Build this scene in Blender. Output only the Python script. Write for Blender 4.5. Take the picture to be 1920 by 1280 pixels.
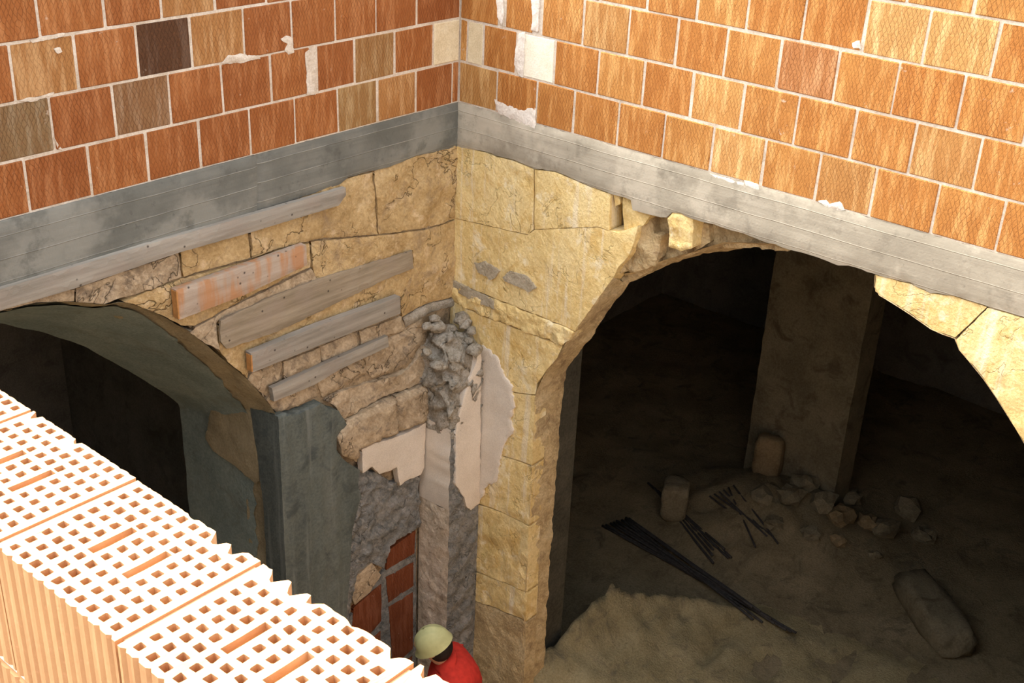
import bpy, bmesh, math, random
from mathutils import Vector, Matrix, noise
from mathutils.geometry import delaunay_2d_cdt

for o in list(bpy.data.objects): bpy.data.objects.remove(o)
S = bpy.context.scene
COL = S.collection
random.seed(7)

# ------------------------------------------------------------------ camera
F_PX = 2274.1
PAN, TILT, ROLL = 0.883882, -0.460657, 0.0471293
CAM = Vector((-5.318, -4.8692, 1.9773))
FWD = Vector((math.sin(PAN)*math.cos(TILT), math.cos(PAN)*math.cos(TILT), math.sin(TILT)))
_r = Vector((math.cos(PAN), -math.sin(PAN), 0)); _u = _r.cross(FWD)
RGT = math.cos(ROLL)*_r + math.sin(ROLL)*_u
UPV = -math.sin(ROLL)*_r + math.cos(ROLL)*_u
cd = bpy.data.cameras.new('camera'); co = bpy.data.objects.new('camera', cd); COL.objects.link(co)
cd.sensor_width = 36.0; cd.lens = F_PX/1920*36.0; cd.clip_start = 0.02; cd.clip_end = 200
m = Matrix((RGT, UPV, -FWD)).transposed().to_4x4(); m.translation = CAM
co.matrix_world = m
S.camera = co

# ------------------------------------------------------------------ light
SUN_DIR = Vector((0.05, 0.62, 0.78)).normalized()
w = bpy.data.worlds.new('sky'); S.world = w; w.use_nodes = True
nt = w.node_tree; bg = nt.nodes['Background']
sky = nt.nodes.new('ShaderNodeTexSky'); sky.sky_type = 'NISHITA'; sky.sun_disc = False
sky.sun_elevation = math.asin(SUN_DIR.z); sky.sun_rotation = math.atan2(SUN_DIR.x, SUN_DIR.y)
sky.dust_density = 8.0; sky.air_density = 1.0; sky.ozone_density = 0.8
hs = nt.nodes.new('ShaderNodeHueSaturation'); hs.inputs['Saturation'].default_value = 0.35   # thin white haze
nt.links.new(sky.outputs[0], hs.inputs['Color']); nt.links.new(hs.outputs[0], bg.inputs[0]); bg.inputs[1].default_value = 0.55
sl = bpy.data.lights.new('sun', 'SUN'); sl.energy = 7.0; sl.angle = math.radians(1.5); sl.color = (1.0, 0.93, 0.80)
so = bpy.data.objects.new('sun', sl); COL.objects.link(so)
so.rotation_euler = SUN_DIR.to_track_quat('Z', 'Y').to_euler(); so.location = (6, 5, 12)
S.view_settings.view_transform = 'Standard'; S.view_settings.look = 'None'
S.view_settings.gamma = 1.0; S.view_settings.exposure = 0.92
S.view_settings.use_curve_mapping = False

# ------------------------------------------------------------------ sight lines onto the planes of the place
def ray(px, py):
    return FWD + (px-960)/F_PX*RGT - (py-640)/F_PX*UPV
def on_y(px, py, y=0.0):
    d = ray(px, py); return CAM + d*((y-CAM.y)/d.y)
def on_x(px, py, x=0.0):
    d = ray(px, py); return CAM + d*((x-CAM.x)/d.x)
def on_z(px, py, z):
    d = ray(px, py); return CAM + d*((z-CAM.z)/d.z)
def LP(pts, d=0.0): return [(p.x, p.z) for p in (on_y(a, b, -d) for a, b in pts)]
def RP(pts, d=0.0): return [(p.y, p.z) for p in (on_x(a, b, -d) for a, b in pts)]
def L3(u, v, d): return Vector((u, -d, v))
def R3(u, v, d): return Vector((-d, u, v))

# ------------------------------------------------------------------ materials
def rgb(r, g, b): return (r, g, b, 1)
class NT:
    def __init__(s, name, rough=0.9):
        s.m = bpy.data.materials.new(name); s.m.use_nodes = True
        s.t = s.m.node_tree; s.b = s.t.nodes['Principled BSDF']; s.b.inputs['Roughness'].default_value = rough
        s.b.inputs['Specular IOR Level'].default_value = 0.15
        tc = s.n('ShaderNodeTexCoord'); oi = s.n('ShaderNodeObjectInfo')
        mp = s.n('ShaderNodeVectorMath'); mp.operation = 'MULTIPLY_ADD'
        cx = s.n('ShaderNodeCombineXYZ')
        for i in range(3): s.l(oi.outputs['Random'], cx.inputs[i])
        s.l(cx.outputs[0], mp.inputs[0]); mp.inputs[1].default_value = (37, 53, 71)
        s.l(tc.outputs['Object'], mp.inputs[2])
        s.co = mp.outputs[0]; s.raw = tc.outputs['Object']; s.oi = oi
    def n(s, t): return s.t.nodes.new(t)
    def l(s, a, b): s.t.links.new(a, b)
    def noise(s, scale, detail=4, rough=0.55, vec=None, stretch=None, dist=0.0):
        v = vec or s.co
        if stretch:
            q = s.n('ShaderNodeVectorMath'); q.operation = 'MULTIPLY'; s.l(v, q.inputs[0]); q.inputs[1].default_value = stretch; v = q.outputs[0]
        x = s.n('ShaderNodeTexNoise'); x.inputs['Scale'].default_value = scale; x.inputs['Detail'].default_value = detail
        x.inputs['Roughness'].default_value = rough; x.inputs['Distortion'].default_value = dist
        s.l(v, x.inputs['Vector']); return x.outputs['Fac']
    def vor(s, scale, feature='F1', vec=None):
        x = s.n('ShaderNodeTexVoronoi'); x.feature = feature; x.inputs['Scale'].default_value = scale
        s.l(vec or s.co, x.inputs['Vector']); return x.outputs['Distance']
    def ramp(s, fac, stops, interp='LINEAR'):
        r = s.n('ShaderNodeValToRGB'); e = r.color_ramp.elements; r.color_ramp.interpolation = interp
        while len(e) < len(stops): e.new(0.5)
        for i, (p, c) in enumerate(stops):
            e[i].position = p; e[i].color = c if len(c) == 4 else (*c, 1)
        s.l(fac, r.inputs[0]); return r.outputs[0]
    def mix(s, fac, a, b, mode='MIX'):
        x = s.n('ShaderNodeMix'); x.data_type = 'RGBA'; x.blend_type = mode
        for k, v in ((0, fac), (6, a), (7, b)):
            if hasattr(v, 'links') or hasattr(v, 'is_linked'): s.l(v, x.inputs[k])
            else: x.inputs[k].default_value = v if k == 0 else (*v, 1)[:4]
        return x.outputs[2]
    def math(s, op, a, b=None, clamp=False):
        x = s.n('ShaderNodeMath'); x.operation = op; x.use_clamp = clamp
        for k, v in ((0, a), (1, b)):
            if v is None: continue
            if isinstance(v, (int, float)): x.inputs[k].default_value = v
            else: s.l(v, x.inputs[k])
        return x.outputs[0]
    def sep(s, vec=None):
        x = s.n('ShaderNodeSeparateXYZ'); s.l(vec or s.raw, x.inputs[0]); return x.outputs
    def bump(s, h, strength=0.5, dist=0.01, prev=None):
        x = s.n('ShaderNodeBump'); x.inputs['Strength'].default_value = strength; x.inputs['Distance'].default_value = dist
        s.l(h, x.inputs['Height'])
        if prev: s.l(prev, x.inputs['Normal'])
        return x.outputs[0]
    def done(s, col, nrm=None):
        s.l(col, s.b.inputs['Base Color'])
        if nrm: s.l(nrm, s.b.inputs['Normal'])
        return s.m

def m_brick():
    s = NT('scored_clay_brick')
    X = s.sep(); u = s.math('ADD', X[0], X[1]); z = X[2]
    wob = s.math('MULTIPLY', s.noise(14, 3), 0.040)
    u = s.math('ADD', u, wob)
    def lines(k):
        a = s.math('ADD', s.math('MULTIPLY', u, 150), s.math('MULTIPLY', z, k))
        return s.math('ABSOLUTE', s.math('SINE', a))
    d = s.math('MINIMUM', lines(62), lines(-62))
    groove = s.ramp(d, [(0.0, (0, 0, 0)), (0.28, (1, 1, 1))])
    streak = s.noise(26, 4, 0.6, stretch=(1, 1, 0.14))
    blot = s.noise(7, 3, 0.55)
    base = s.oi.outputs['Color']
    warm = s.mix(1.0, base, (1.35, 1.55, 1.7), 'MULTIPLY'); pale = s.mix(1.0, base, (1.55, 2.0, 2.7), 'MULTIPLY')
    c = s.mix(s.ramp(blot, [(0.45, (0, 0, 0)), (0.75, (0.5,)*3)]), base, warm)
    c = s.mix(s.ramp(streak, [(0.48, (0, 0, 0)), (0.64, (0.75,)*3)]), c, pale)
    c = s.mix(s.math('MULTIPLY', s.math('SUBTRACT', 1.0, groove), s.ramp(s.noise(5, 3), [(0.40, (0.06,)*3), (0.60, (0.6,)*3)])), c, s.mix(1.0, base, (0.42, 0.36, 0.36), 'MULTIPLY'))
    c = s.mix(s.ramp(s.noise(60, 3), [(0.55, (0, 0, 0)), (0.8, (0.35,)*3)]), c, (0.25, 0.095, 0.035))
    c = s.mix(s.ramp(s.noise(11, 6, 0.7), [(0.66, (0, 0, 0)), (0.72, (0.7,)*3)]), c, (0.62, 0.48, 0.35))
    h = s.mix(0.45, s.mix(0.5, groove, streak), s.noise(90, 3))
    return s.done(c, s.bump(h, 0.8, 0.008))

def m_mottled(name, cols, scale=5, bumpd=0.012, bs=0.6, fine=60, dark=None, light=None, stretch=None, rough=0.92, crack=0.0, drip=None, scratch=0.0):
    """stone / cement: a three-stop ramp on large noise, stains, hair cracks, run marks, fine relief"""
    s = NT(name, rough)
    a = s.noise(scale, 6, 0.62, stretch=stretch)
    c = s.ramp(a, [(0.38, cols[0]), (0.5, cols[1]), (0.62, cols[2])])
    c = s.mix(0.4, c, s.ramp(s.noise(fine, 4, 0.65), [(0.38, tuple(v*0.8 for v in cols[0])), (0.62, cols[2])]))
    if dark: c = s.mix(s.ramp(s.noise(scale*1.7, 7, 0.7, dist=0.8), [(0.52, (0, 0, 0)), (0.66, (0.8,)*3)]), c, dark)
    if light: c = s.mix(s.ramp(s.noise(scale*2.3, 6, 0.68), [(0.56, (0, 0, 0)), (0.66, (0.75,)*3)]), c, light)
    if drip: c = s.mix(s.ramp(s.noise(16, 4, 0.6, stretch=(1, 1, 0.05)), [(0.56, (0, 0, 0)), (0.68, (0.6,)*3)]), c, drip)
    h = s.mix(0.5, s.noise(scale*6, 7, 0.7), s.noise(fine, 5, 0.65))
    if scratch:
        rv = s.n('ShaderNodeVectorRotate'); rv.rotation_type = 'EULER_XYZ'; rv.inputs['Rotation'].default_value = (0.6, 0.6, 0.0); s.l(s.co, rv.inputs['Vector'])
        g = s.noise(34, 4, 0.6, vec=rv.outputs[0], stretch=(1, 1, 0.12), dist=0.4)
        c = s.mix(s.ramp(g, [(0.55, (0, 0, 0)), (0.70, (scratch,)*3)]), c, tuple(min(1, v*1.25) for v in cols[2]))
        c = s.mix(s.ramp(g, [(0.30, (scratch,)*3), (0.43, (0, 0, 0))]), c, tuple(v*0.6 for v in cols[0]))
        h = s.mix(0.4, h, g)
    if crack:
        q = s.math('ABSOLUTE', s.math('SUBTRACT', s.noise(4.5, 4, 0.55, dist=0.5), 0.5))
        v = s.math('MULTIPLY', s.ramp(q, [(0.0, (1, 1, 1)), (0.010, (0, 0, 0))]), s.ramp(s.noise(2.6, 2), [(0.48, (0, 0, 0)), (0.56, (crack,)*3)]))
        c = s.mix(v, c, tuple(x*0.28 for x in cols[0])); h = s.mix(s.math('MULTIPLY', v, 0.8), h, (0, 0, 0))
    return s.done(c, s.bump(h, bs, bumpd))

def m_band(name, cols, line=0.55):
    """board-marked concrete: lengthwise grain, thin raised lines where the boards met"""
    s = NT(name)
    X = s.sep(); z = s.math('ADD', X[2], s.math('MULTIPLY', s.noise(1.2, 2), 0.02))
    a = s.noise(3.5, 6, 0.6); g = s.noise(10, 4, 0.6, stretch=(0.12, 0.12, 4))
    c = s.ramp(a, [(0.3, cols[0]), (0.52, cols[1]), (0.72, cols[2])])
    c = s.mix(s.ramp(g, [(0.45, (0, 0, 0)), (0.75, (0.6,)*3)]), c, cols[0])
    fr = s.math('ABSOLUTE', s.math('SUBTRACT', s.math('FRACT', s.math('ADD', s.math('MULTIPLY', z, 9.6), 0.3)), 0.5))
    ln = s.ramp(fr, [(0.0, (1, 1, 1)), (0.03, (0, 0, 0))])
    lm = s.math('MULTIPLY', ln, s.ramp(s.noise(4, 4), [(0.35, (0, 0, 0)), (0.6, (0.8,)*3)]))
    c = s.mix(s.math('MULTIPLY', lm, line), c, tuple(min(1, v*(1.0+0.65*line)) for v in cols[2]))
    c = s.mix(s.ramp(s.noise(30, 4, 0.7), [(0.62, (0, 0, 0)), (0.75, (0.5,)*3)]), c, tuple(v*0.45 for v in cols[0]))
    c = s.mix(s.ramp(s.noise(2.6, 5, 0.62), [(0.52, (0, 0, 0)), (0.62, (0.55,)*3)]), c, tuple(min(1, v*1.3) for v in cols[2]))
    c = s.mix(s.ramp(s.noise(5, 6, 0.7), [(0.55, (0, 0, 0)), (0.64, (0.5,)*3)]), c, tuple(v*0.72 for v in cols[0]))
    h = s.mix(0.5, s.mix(0.5, g, s.noise(70, 4)), ln)
    return s.done(c, s.bump(h, 0.6, 0.008))

def m_wood(name, cols, rust=0.0):
    s = NT(name, 0.85)
    g = s.noise(16, 5, 0.62, stretch=(0.10, 1, 1.6)); b = s.noise(5, 4)
    c = s.ramp(g, [(0.3, cols[0]), (0.5, cols[1]), (0.7, cols[2])])
    c = s.mix(s.ramp(b, [(0.5, (0, 0, 0)), (0.75, (0.5,)*3)]), c, (0.30, 0.24, 0.19))
    if rust:
        st = s.noise(13, 3, 0.6, stretch=(1, 1, 0.15))
        c = s.mix(s.ramp(st, [(0.46, (0, 0, 0)), (0.62, (rust,)*3)]), c, (0.42, 0.19, 0.07))
    v = s.ramp(s.vor(13), [(0.05, (0.85,)*3), (0.11, (0, 0, 0))])
    c = s.mix(v, c, (0.035, 0.025, 0.02))
    return s.done(c, s.bump(s.mix(0.4, g, s.noise(80, 3)), 0.5, 0.006))

def m_plain(name, col, rough=0.6, var=0.15, scale=30):
    s = NT(name, rough)
    c = s.mix(s.ramp(s.noise(scale, 4), [(0.35, (0, 0, 0)), (0.7, (1, 1, 1))]), tuple(v*(1-var) for v in col), tuple(min(1, v*(1+var)) for v in col))
    return s.done(c, s.bump(s.noise(scale*3, 3), 0.2, 0.003))

def m_perf():
    s = NT('extruded_clay')
    c = s.ramp(s.noise(9, 4, 0.6, stretch=(1, 1, 0.3)), [(0.3, (0.35, 0.175, 0.08)), (0.52, (0.415, 0.225, 0.105)), (0.75, (0.46, 0.275, 0.14))])
    c = s.mix(s.ramp(s.noise(60, 4), [(0.6, (0, 0, 0)), (0.75, (0.4,)*3)]), c, (0.58, 0.30, 0.16))
    return s.done(c, s.bump(s.noise(110, 4), 0.4, 0.003))

M = {}
M['brick'] = m_brick()
M['mortar'] = m_mottled('lime_mortar', [(0.50, 0.40, 0.29), (0.64, 0.54, 0.42), (0.72, 0.64, 0.52)], 9, 0.008, fine=90)
M['whitemortar'] = m_mottled('pale_mortar', [(0.62, 0.52, 0.42), (0.76, 0.69, 0.58), (0.84, 0.78, 0.68)], 12, 0.008, fine=90)
M['bandL'] = m_band('board_marked_concrete_shaded', [(0.12, 0.12, 0.10), (0.162, 0.16, 0.134), (0.21, 0.205, 0.17)], 1.2)  # beam concrete of the left wall, colour darkened to stand in for shade
M['bandR'] = m_band('board_marked_concrete_lit', [(0.285, 0.25, 0.185), (0.37, 0.328, 0.245), (0.45, 0.40, 0.305)])  # lighter copy of the beam concrete; colour carries part of the light contrast
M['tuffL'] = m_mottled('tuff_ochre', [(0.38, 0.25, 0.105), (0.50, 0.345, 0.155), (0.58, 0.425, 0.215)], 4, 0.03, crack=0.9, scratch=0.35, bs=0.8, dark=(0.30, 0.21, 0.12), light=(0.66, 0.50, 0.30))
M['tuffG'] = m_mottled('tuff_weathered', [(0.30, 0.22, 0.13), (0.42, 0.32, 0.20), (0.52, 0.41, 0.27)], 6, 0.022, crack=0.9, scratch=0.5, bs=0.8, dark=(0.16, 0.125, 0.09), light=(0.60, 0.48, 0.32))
M['tuffR'] = m_mottled('tuff_lit', [(0.67, 0.475, 0.18), (0.77, 0.575, 0.245), (0.83, 0.66, 0.33)], 3.2, 0.025, crack=0.5, scratch=0.30, drip=(0.80, 0.71, 0.52), bs=0.7, dark=(0.60, 0.385, 0.12), light=(0.84, 0.74, 0.50), stretch=(1, 1, 0.6))  # right wall tuff, colour raised to stand in for stronger light there
M['tuffC'] = m_mottled('tuff_broken', [(0.44, 0.31, 0.15), (0.60, 0.44, 0.22), (0.70, 0.55, 0.31)], 5, 0.03, scratch=0.4, bs=0.9, dark=(0.30, 0.20, 0.10))
M['tufo'] = m_mottled('sawn_tuff_block', [(0.62, 0.50, 0.30), (0.72, 0.60, 0.38), (0.78, 0.68, 0.47)], 10, 0.004, fine=120)
M['tufowhite'] = m_mottled('sawn_white_tuff_block', [(0.76, 0.68, 0.50), (0.83, 0.76, 0.58), (0.86, 0.80, 0.65)], 10, 0.004, fine=120)
M['bed'] = m_mottled('crumbly_bed_mortar', [(0.26, 0.19, 0.115), (0.40, 0.29, 0.17), (0.50, 0.38, 0.23)], 12, 0.02, bs=0.9, dark=(0.10, 0.075, 0.05))
M['grey'] = m_mottled('grey_render', [(0.085, 0.098, 0.085), (0.12, 0.135, 0.115), (0.155, 0.165, 0.14)], 3, 0.012, drip=(0.19, 0.20, 0.175), dark=(0.055, 0.064, 0.06), stretch=(1, 1, 0.22))
M['greyrough'] = m_mottled('rough_grey_render', [(0.15, 0.155, 0.145), (0.23, 0.23, 0.21), (0.31, 0.30, 0.27)], 8, 0.035, scratch=0.6, crack=0.6, bs=1.0, dark=(0.085, 0.09, 0.085), light=(0.36, 0.33, 0.28))
M['soffit'] = m_mottled('soffit_render', [(0.17, 0.21, 0.185), (0.225, 0.27, 0.235), (0.28, 0.32, 0.27)], 2.5, 0.012, dark=(0.17, 0.18, 0.145))
M['jambtan'] = m_mottled('jamb_stone', [(0.26, 0.21, 0.12), (0.33, 0.27, 0.155), (0.40, 0.33, 0.20)], 5, 0.012)
M['white'] = m_mottled('smooth_cream_plaster', [(0.60, 0.52, 0.415), (0.68, 0.60, 0.485), (0.74, 0.66, 0.545)], 3, 0.004, bs=0.4, fine=140)
M['cream'] = m_mottled('trowelled_cream_plaster', [(0.46, 0.37, 0.26), (0.58, 0.475, 0.345), (0.65, 0.55, 0.42)], 7, 0.02, scratch=0.5, bs=0.8, dark=(0.28, 0.22, 0.155), stretch=(1, 1, 0.5))
M['rubble'] = m_mottled('broken_concrete', [(0.36, 0.30, 0.21), (0.54, 0.475, 0.36), (0.66, 0.60, 0.49)], 14, 0.04, bs=1.0, dark=(0.20, 0.16, 0.11), light=(0.64, 0.60, 0.52))
M['woodgrey'] = m_wood('weathered_board', [(0.20, 0.175, 0.135), (0.28, 0.25, 0.20), (0.36, 0.325, 0.26)])
M['woodrust'] = m_wood('stained_board', [(0.30, 0.23, 0.165), (0.39, 0.31, 0.23), (0.46, 0.38, 0.30)], rust=0.75)
M['woodrough'] = m_wood('mortar_caked_board', [(0.20, 0.16, 0.105), (0.29, 0.235, 0.16), (0.37, 0.31, 0.22)])
M['woodend'] = m_plain('sawn_board_end', (0.46, 0.22, 0.07), 0.9, 0.2)
M['perf'] = m_perf()
M['sand'] = m_mottled('damp_sand', [(0.26, 0.215, 0.11), (0.345, 0.285, 0.15), (0.42, 0.35, 0.195)], 3.5, 0.04, bs=0.9, dark=(0.17, 0.145, 0.09))
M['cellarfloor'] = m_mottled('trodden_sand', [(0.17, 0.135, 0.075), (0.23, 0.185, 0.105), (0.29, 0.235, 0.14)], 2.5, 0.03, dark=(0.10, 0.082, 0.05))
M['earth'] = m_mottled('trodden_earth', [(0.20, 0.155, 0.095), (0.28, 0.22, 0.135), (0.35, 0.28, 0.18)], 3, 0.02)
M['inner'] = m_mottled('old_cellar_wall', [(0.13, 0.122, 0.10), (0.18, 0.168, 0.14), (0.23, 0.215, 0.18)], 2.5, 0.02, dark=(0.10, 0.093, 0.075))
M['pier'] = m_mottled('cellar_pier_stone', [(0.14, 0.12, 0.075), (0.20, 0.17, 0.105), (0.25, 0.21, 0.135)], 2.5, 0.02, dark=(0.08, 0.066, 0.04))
M['upright'] = m_mottled('brown_stone', [(0.16, 0.115, 0.06), (0.22, 0.16, 0.085), (0.27, 0.20, 0.11)], 4, 0.01)
M['steel'] = m_plain('mill_scale_steel', (0.045, 0.042, 0.04), 0.6, 0.3)
M['nearwall'] = m_mottled('old_brick_render', [(0.20, 0.13, 0.08), (0.26, 0.17, 0.11), (0.32, 0.22, 0.15)], 2, 0.01)
M['slab2'] = m_mottled('grey_smeared_mortar', [(0.38, 0.31, 0.20), (0.48, 0.41, 0.29), (0.58, 0.50, 0.36)], 10, 0.02, bs=0.9)
M['jambdark'] = m_mottled('shade_darkened_jamb', [(0.05, 0.046, 0.032), (0.075, 0.07, 0.05), (0.11, 0.10, 0.07)], 4, 0.02)  # shade of the recessed jamb put into a darker base colour
M['slab'] = m_mottled('dusty_site_floor', [(0.17, 0.15, 0.12), (0.22, 0.195, 0.155), (0.27, 0.24, 0.19)], 2, 0.01)
M['helmet'] = m_plain('helmet_shell', (0.46, 0.46, 0.22), 0.4, 0.12, 12)
M['red'] = m_plain('red_cloth', (0.50, 0.035, 0.022), 0.95, 0.15, 25)
M['denim'] = m_plain('work_trousers', (0.06, 0.075, 0.12), 0.95, 0.2, 40)
M['skin'] = m_plain('skin', (0.50, 0.28, 0.18), 0.6, 0.08, 20)
M['hair'] = m_plain('dark_hair', (0.02, 0.015, 0.012), 0.7, 0.2, 60)
M['leather'] = m_plain('boot_leather', (0.06, 0.04, 0.025), 0.7, 0.2, 30)

# ------------------------------------------------------------------ object helpers
def tag(o, label=None, cat=None, group=None, kind=None):
    if label: o['label'] = label
    if cat: o['category'] = cat
    if group: o['group'] = group
    if kind: o['kind'] = kind
    return o
def add(name, verts, faces, mat, parent=None, smooth=False, recenter=True, fix=True):
    verts = [Vector(v) for v in verts]
    org = Vector((0, 0, 0))
    if recenter and verts:
        lo = Vector([min(v[i] for v in verts) for i in range(3)]); hi = Vector([max(v[i] for v in verts) for i in range(3)])
        org = (lo+hi)/2
    me = bpy.data.meshes.new(name); me.from_pydata([v-org for v in verts], [], faces)
    if fix:
        bm = bmesh.new(); bm.from_mesh(me); bmesh.ops.recalc_face_normals(bm, faces=bm.faces); bm.to_mesh(me); bm.free()
    if smooth:
        for p in me.polygons: p.use_smooth = True
    me.materials.append(mat)
    o = bpy.data.objects.new(name, me); COL.objects.link(o); o.location = org
    if parent:
        o.parent = parent; o.location = org - parent.location
    return o
def empty(name, loc):
    e = bpy.data.objects.new(name, None); COL.objects.link(e); e.location = loc; e.empty_display_size = 0.1; return e

def inside(p, poly):
    x, y = p; c = False; j = len(poly)-1
    for i in range(len(poly)):
        xi, yi = poly[i]; xj, yj = poly[j]
        if (yi > y) != (yj > y) and x < (xj-xi)*(y-yi)/(yj-yi)+xi: c = not c
        j = i
    return c
def nz(a, b, c=0.0): return noise.noise(Vector((a, b, c)))
def fbm(a, b, c=0.0, o=4): return noise.fractal(Vector((a, b, c)), 0.9, 2.1, o)

def panel(name, poly, to3, mat, parent=None, s=0.03, d0=0.0, rel=0.006, freq=9.0, thick=0.06, rag=0.004, seed=0.0, rnd=0.008, smooth=True, extra=None, step=0.0):
    """traced outline on a wall plane: triangulated, with relief, ragged rim and real thickness"""
    n = len(poly); B = []
    for i in range(n):
        a, b = Vector(poly[i]), Vector(poly[(i+1) % n]); L = (b-a).length; k = max(1, int(L/(s*0.8)))
        for q in range(k):
            p = a.lerp(b, q/k)
            if rag: p = p + Vector((nz(p.x*23, p.y*23, seed+3)+0.6*nz(p.x*61, p.y*61, seed), nz(p.x*23, p.y*23, seed+9)+0.6*nz(p.x*61, p.y*61, seed+5)))*rag
            B.append(p)
    nb = len(B)
    lo = (min(p.x for p in B), min(p.y for p in B)); hi = (max(p.x for p in B), max(p.y for p in B))
    bt = [(p.x, p.y) for p in B]; pts = list(B); rr = random.Random(int(seed*13)+nb)
    y = lo[1]+s*0.5; row = 0
    cell = {}
    for p in B: cell.setdefault((int(p.x//s), int(p.y//s)), []).append(p)
    while y < hi[1]:
        x = lo[0]+s*(0.5 if row % 2 else 0.0)
        while x < hi[0]:
            q = Vector((x+rr.uniform(-.2, .2)*s, y+rr.uniform(-.2, .2)*s)); ok = inside((q.x, q.y), bt)
            if ok:
                cx, cy = int(q.x//s), int(q.y//s)
                for ax in (-1, 0, 1):
                    for ay in (-1, 0, 1):
                        for p in cell.get((cx+ax, cy+ay), ()):
                            if (p-q).length < s*0.55: ok = False
            if ok: pts.append(q)
            x += s
        y += s*0.87; row += 1
    r = delaunay_2d_cdt(pts, [(i, (i+1) % nb) for i in range(nb)], [], 0, 1e-6)
    vs, fs = r[0], [f for f in r[2] if inside(((r[0][f[0]].x+r[0][f[1]].x+r[0][f[2]].x)/3, (r[0][f[0]].y+r[0][f[1]].y+r[0][f[2]].y)/3), bt)]
    bset = {}
    cnt = {}
    for f in fs:
        for i in range(3):
            e = (f[i], f[(i+1) % 3]); k = (min(e), max(e)); cnt[k] = cnt.get(k, 0)+1
    rim = [k for k, c in cnt.items() if c == 1]; rimv = set(v for k in rim for v in k)
    def dep(v):
        h = d0 + rel*(fbm(v.x*freq, v.y*freq, seed)+0.4*nz(v.x*freq*4, v.y*freq*4, seed))
        if step: h += step*(1 if nz(v.x*5, v.y*5, seed+20) > 0 else 0)
        if extra: h += extra(v.x, v.y)
        return h
    V = [to3(v.x, v.y, dep(v)-(rnd if i in rimv else 0)) for i, v in enumerate(vs)]
    Fc = [tuple(f) for f in fs]; back = {}; frt = {}
    for i in rimv:
        frt[i] = len(V); V.append(V[i].copy()); back[i] = len(V); V.append(to3(vs[i].x, vs[i].y, d0-thick))
    for a, b in rim: Fc.append((frt[a], frt[b], back[b], back[a]))
    used = sorted(set(i for f in Fc for i in f)); rm = {k: i for i, k in enumerate(used)}
    nrm = to3(0, 0, 1)-to3(0, 0, 0); nf = len(fs); out = []
    for k, f in enumerate(Fc):
        f = list(f)
        if k < nf:
            if (V[f[1]]-V[f[0]]).cross(V[f[2]]-V[f[0]]).dot(nrm) < 0: f.reverse()
            own = None
        out.append(tuple(rm[i] for i in f))
    return add(name, [V[i] for i in used], out, mat, parent, smooth, fix=False)

def resample(pts, n):
    L = [0]
    for a, b in zip(pts, pts[1:]): L.append(L[-1]+(Vector(b)-Vector(a)).length)
    out = []
    for i in range(n):
        t = L[-1]*i/(n-1); k = 0
        while k < len(L)-2 and L[k+1] < t: k += 1
        f = 0 if L[k+1] == L[k] else (t-L[k])/(L[k+1]-L[k])
        out.append(Vector(pts[k]).lerp(Vector(pts[k+1]), min(1, f)))
    return out
def loft(name, A, Bc, mat, parent=None, nu=60, nv=8, amp=0.008, freq=8, seed=0.0, thick=0.0, rag=0.0):
    """surface between two 3-D curves, with relief; thick>0 turns it into a solid skin"""
    a = resample(A, nu); b = resample(Bc, nu); V = []; Fc = []
    for i in range(nu):
        for j in range(nv):
            p = a[i].lerp(b[i], j/(nv-1))
            k = Vector((noise.fractal(p*freq+Vector((seed,)*3), 0.9, 2, 4), noise.fractal(p*freq+Vector((seed+7,)*3), 0.9, 2, 4), noise.fractal(p*freq+Vector((seed+13,)*3), 0.9, 2, 4)))
            p = p + k*amp*(0.25 if j == 0 else 1)
            if rag and j == (0 if rag > 0.02 else nv-1): p = p + (b[i]-a[i]).normalized()*rag*(nz(p.x*19, p.y*19, p.z*19)+nz(p.x*47, p.y*47, p.z*47)*.6)
            V.append(p)
    for i in range(nu-1):
        for j in range(nv-1):
            Fc.append((i*nv+j, (i+1)*nv+j, (i+1)*nv+j+1, i*nv+j+1))
    return add(name, V, Fc, mat, parent, True, fix=False)

def bevel_box(lo, hi, b=0.004, jit=0.0, rnd=None):
    """24-vertex chamfered box"""
    V = []; lo = Vector(lo); hi = Vector(hi)
    bm = bmesh.new(); bmesh.ops.create_cube(bm, size=1)
    for v in bm.verts:
        for i in range(3): v.co[i] = lo[i] if v.co[i] < 0 else hi[i]
        if jit: v.co += Vector([rnd.uniform(-jit, jit) for _ in range(3)])
    bmesh.ops.bevel(bm, geom=list(bm.edges), offset=b, segments=1, affect='EDGES')
    bm.verts.index_update()
    V = [v.co.copy() for v in bm.verts]; Fc = [tuple(v.index for v in f.verts) for f in bm.faces]; bm.free()
    return V, Fc

def lump(name, c, r, mat, parent=None, sub=3, amp=0.25, freq=3.0, seed=0.0, rot=0.0, boxy=0.0, flat=False):
    """broken stone: displaced icosphere, pulled towards a box when boxy > 0"""
    bm = bmesh.new(); bmesh.ops.create_icosphere(bm, subdivisions=sub, radius=1.0)
    R = Matrix.Rotation(rot, 3, 'Z'); V = []
    for v in bm.verts:
        p = v.co.copy()
        if boxy:
            q = p/max(abs(p.x), abs(p.y), abs(p.z)); p = p.lerp(q, boxy)
        p = p*(1+amp*noise.fractal(v.co*freq+Vector((seed, seed*2, seed*3)), 0.8, 2, 3))
        p = Vector((p.x*r[0], p.y*r[1], p.z*r[2])); V.append(R @ p + Vector(c))
    bm.verts.index_update()
    Fc = [tuple(v.index for v in f.verts) for f in bm.faces]; bm.free()
    return add(name, V, Fc, mat, parent, not flat)

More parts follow.
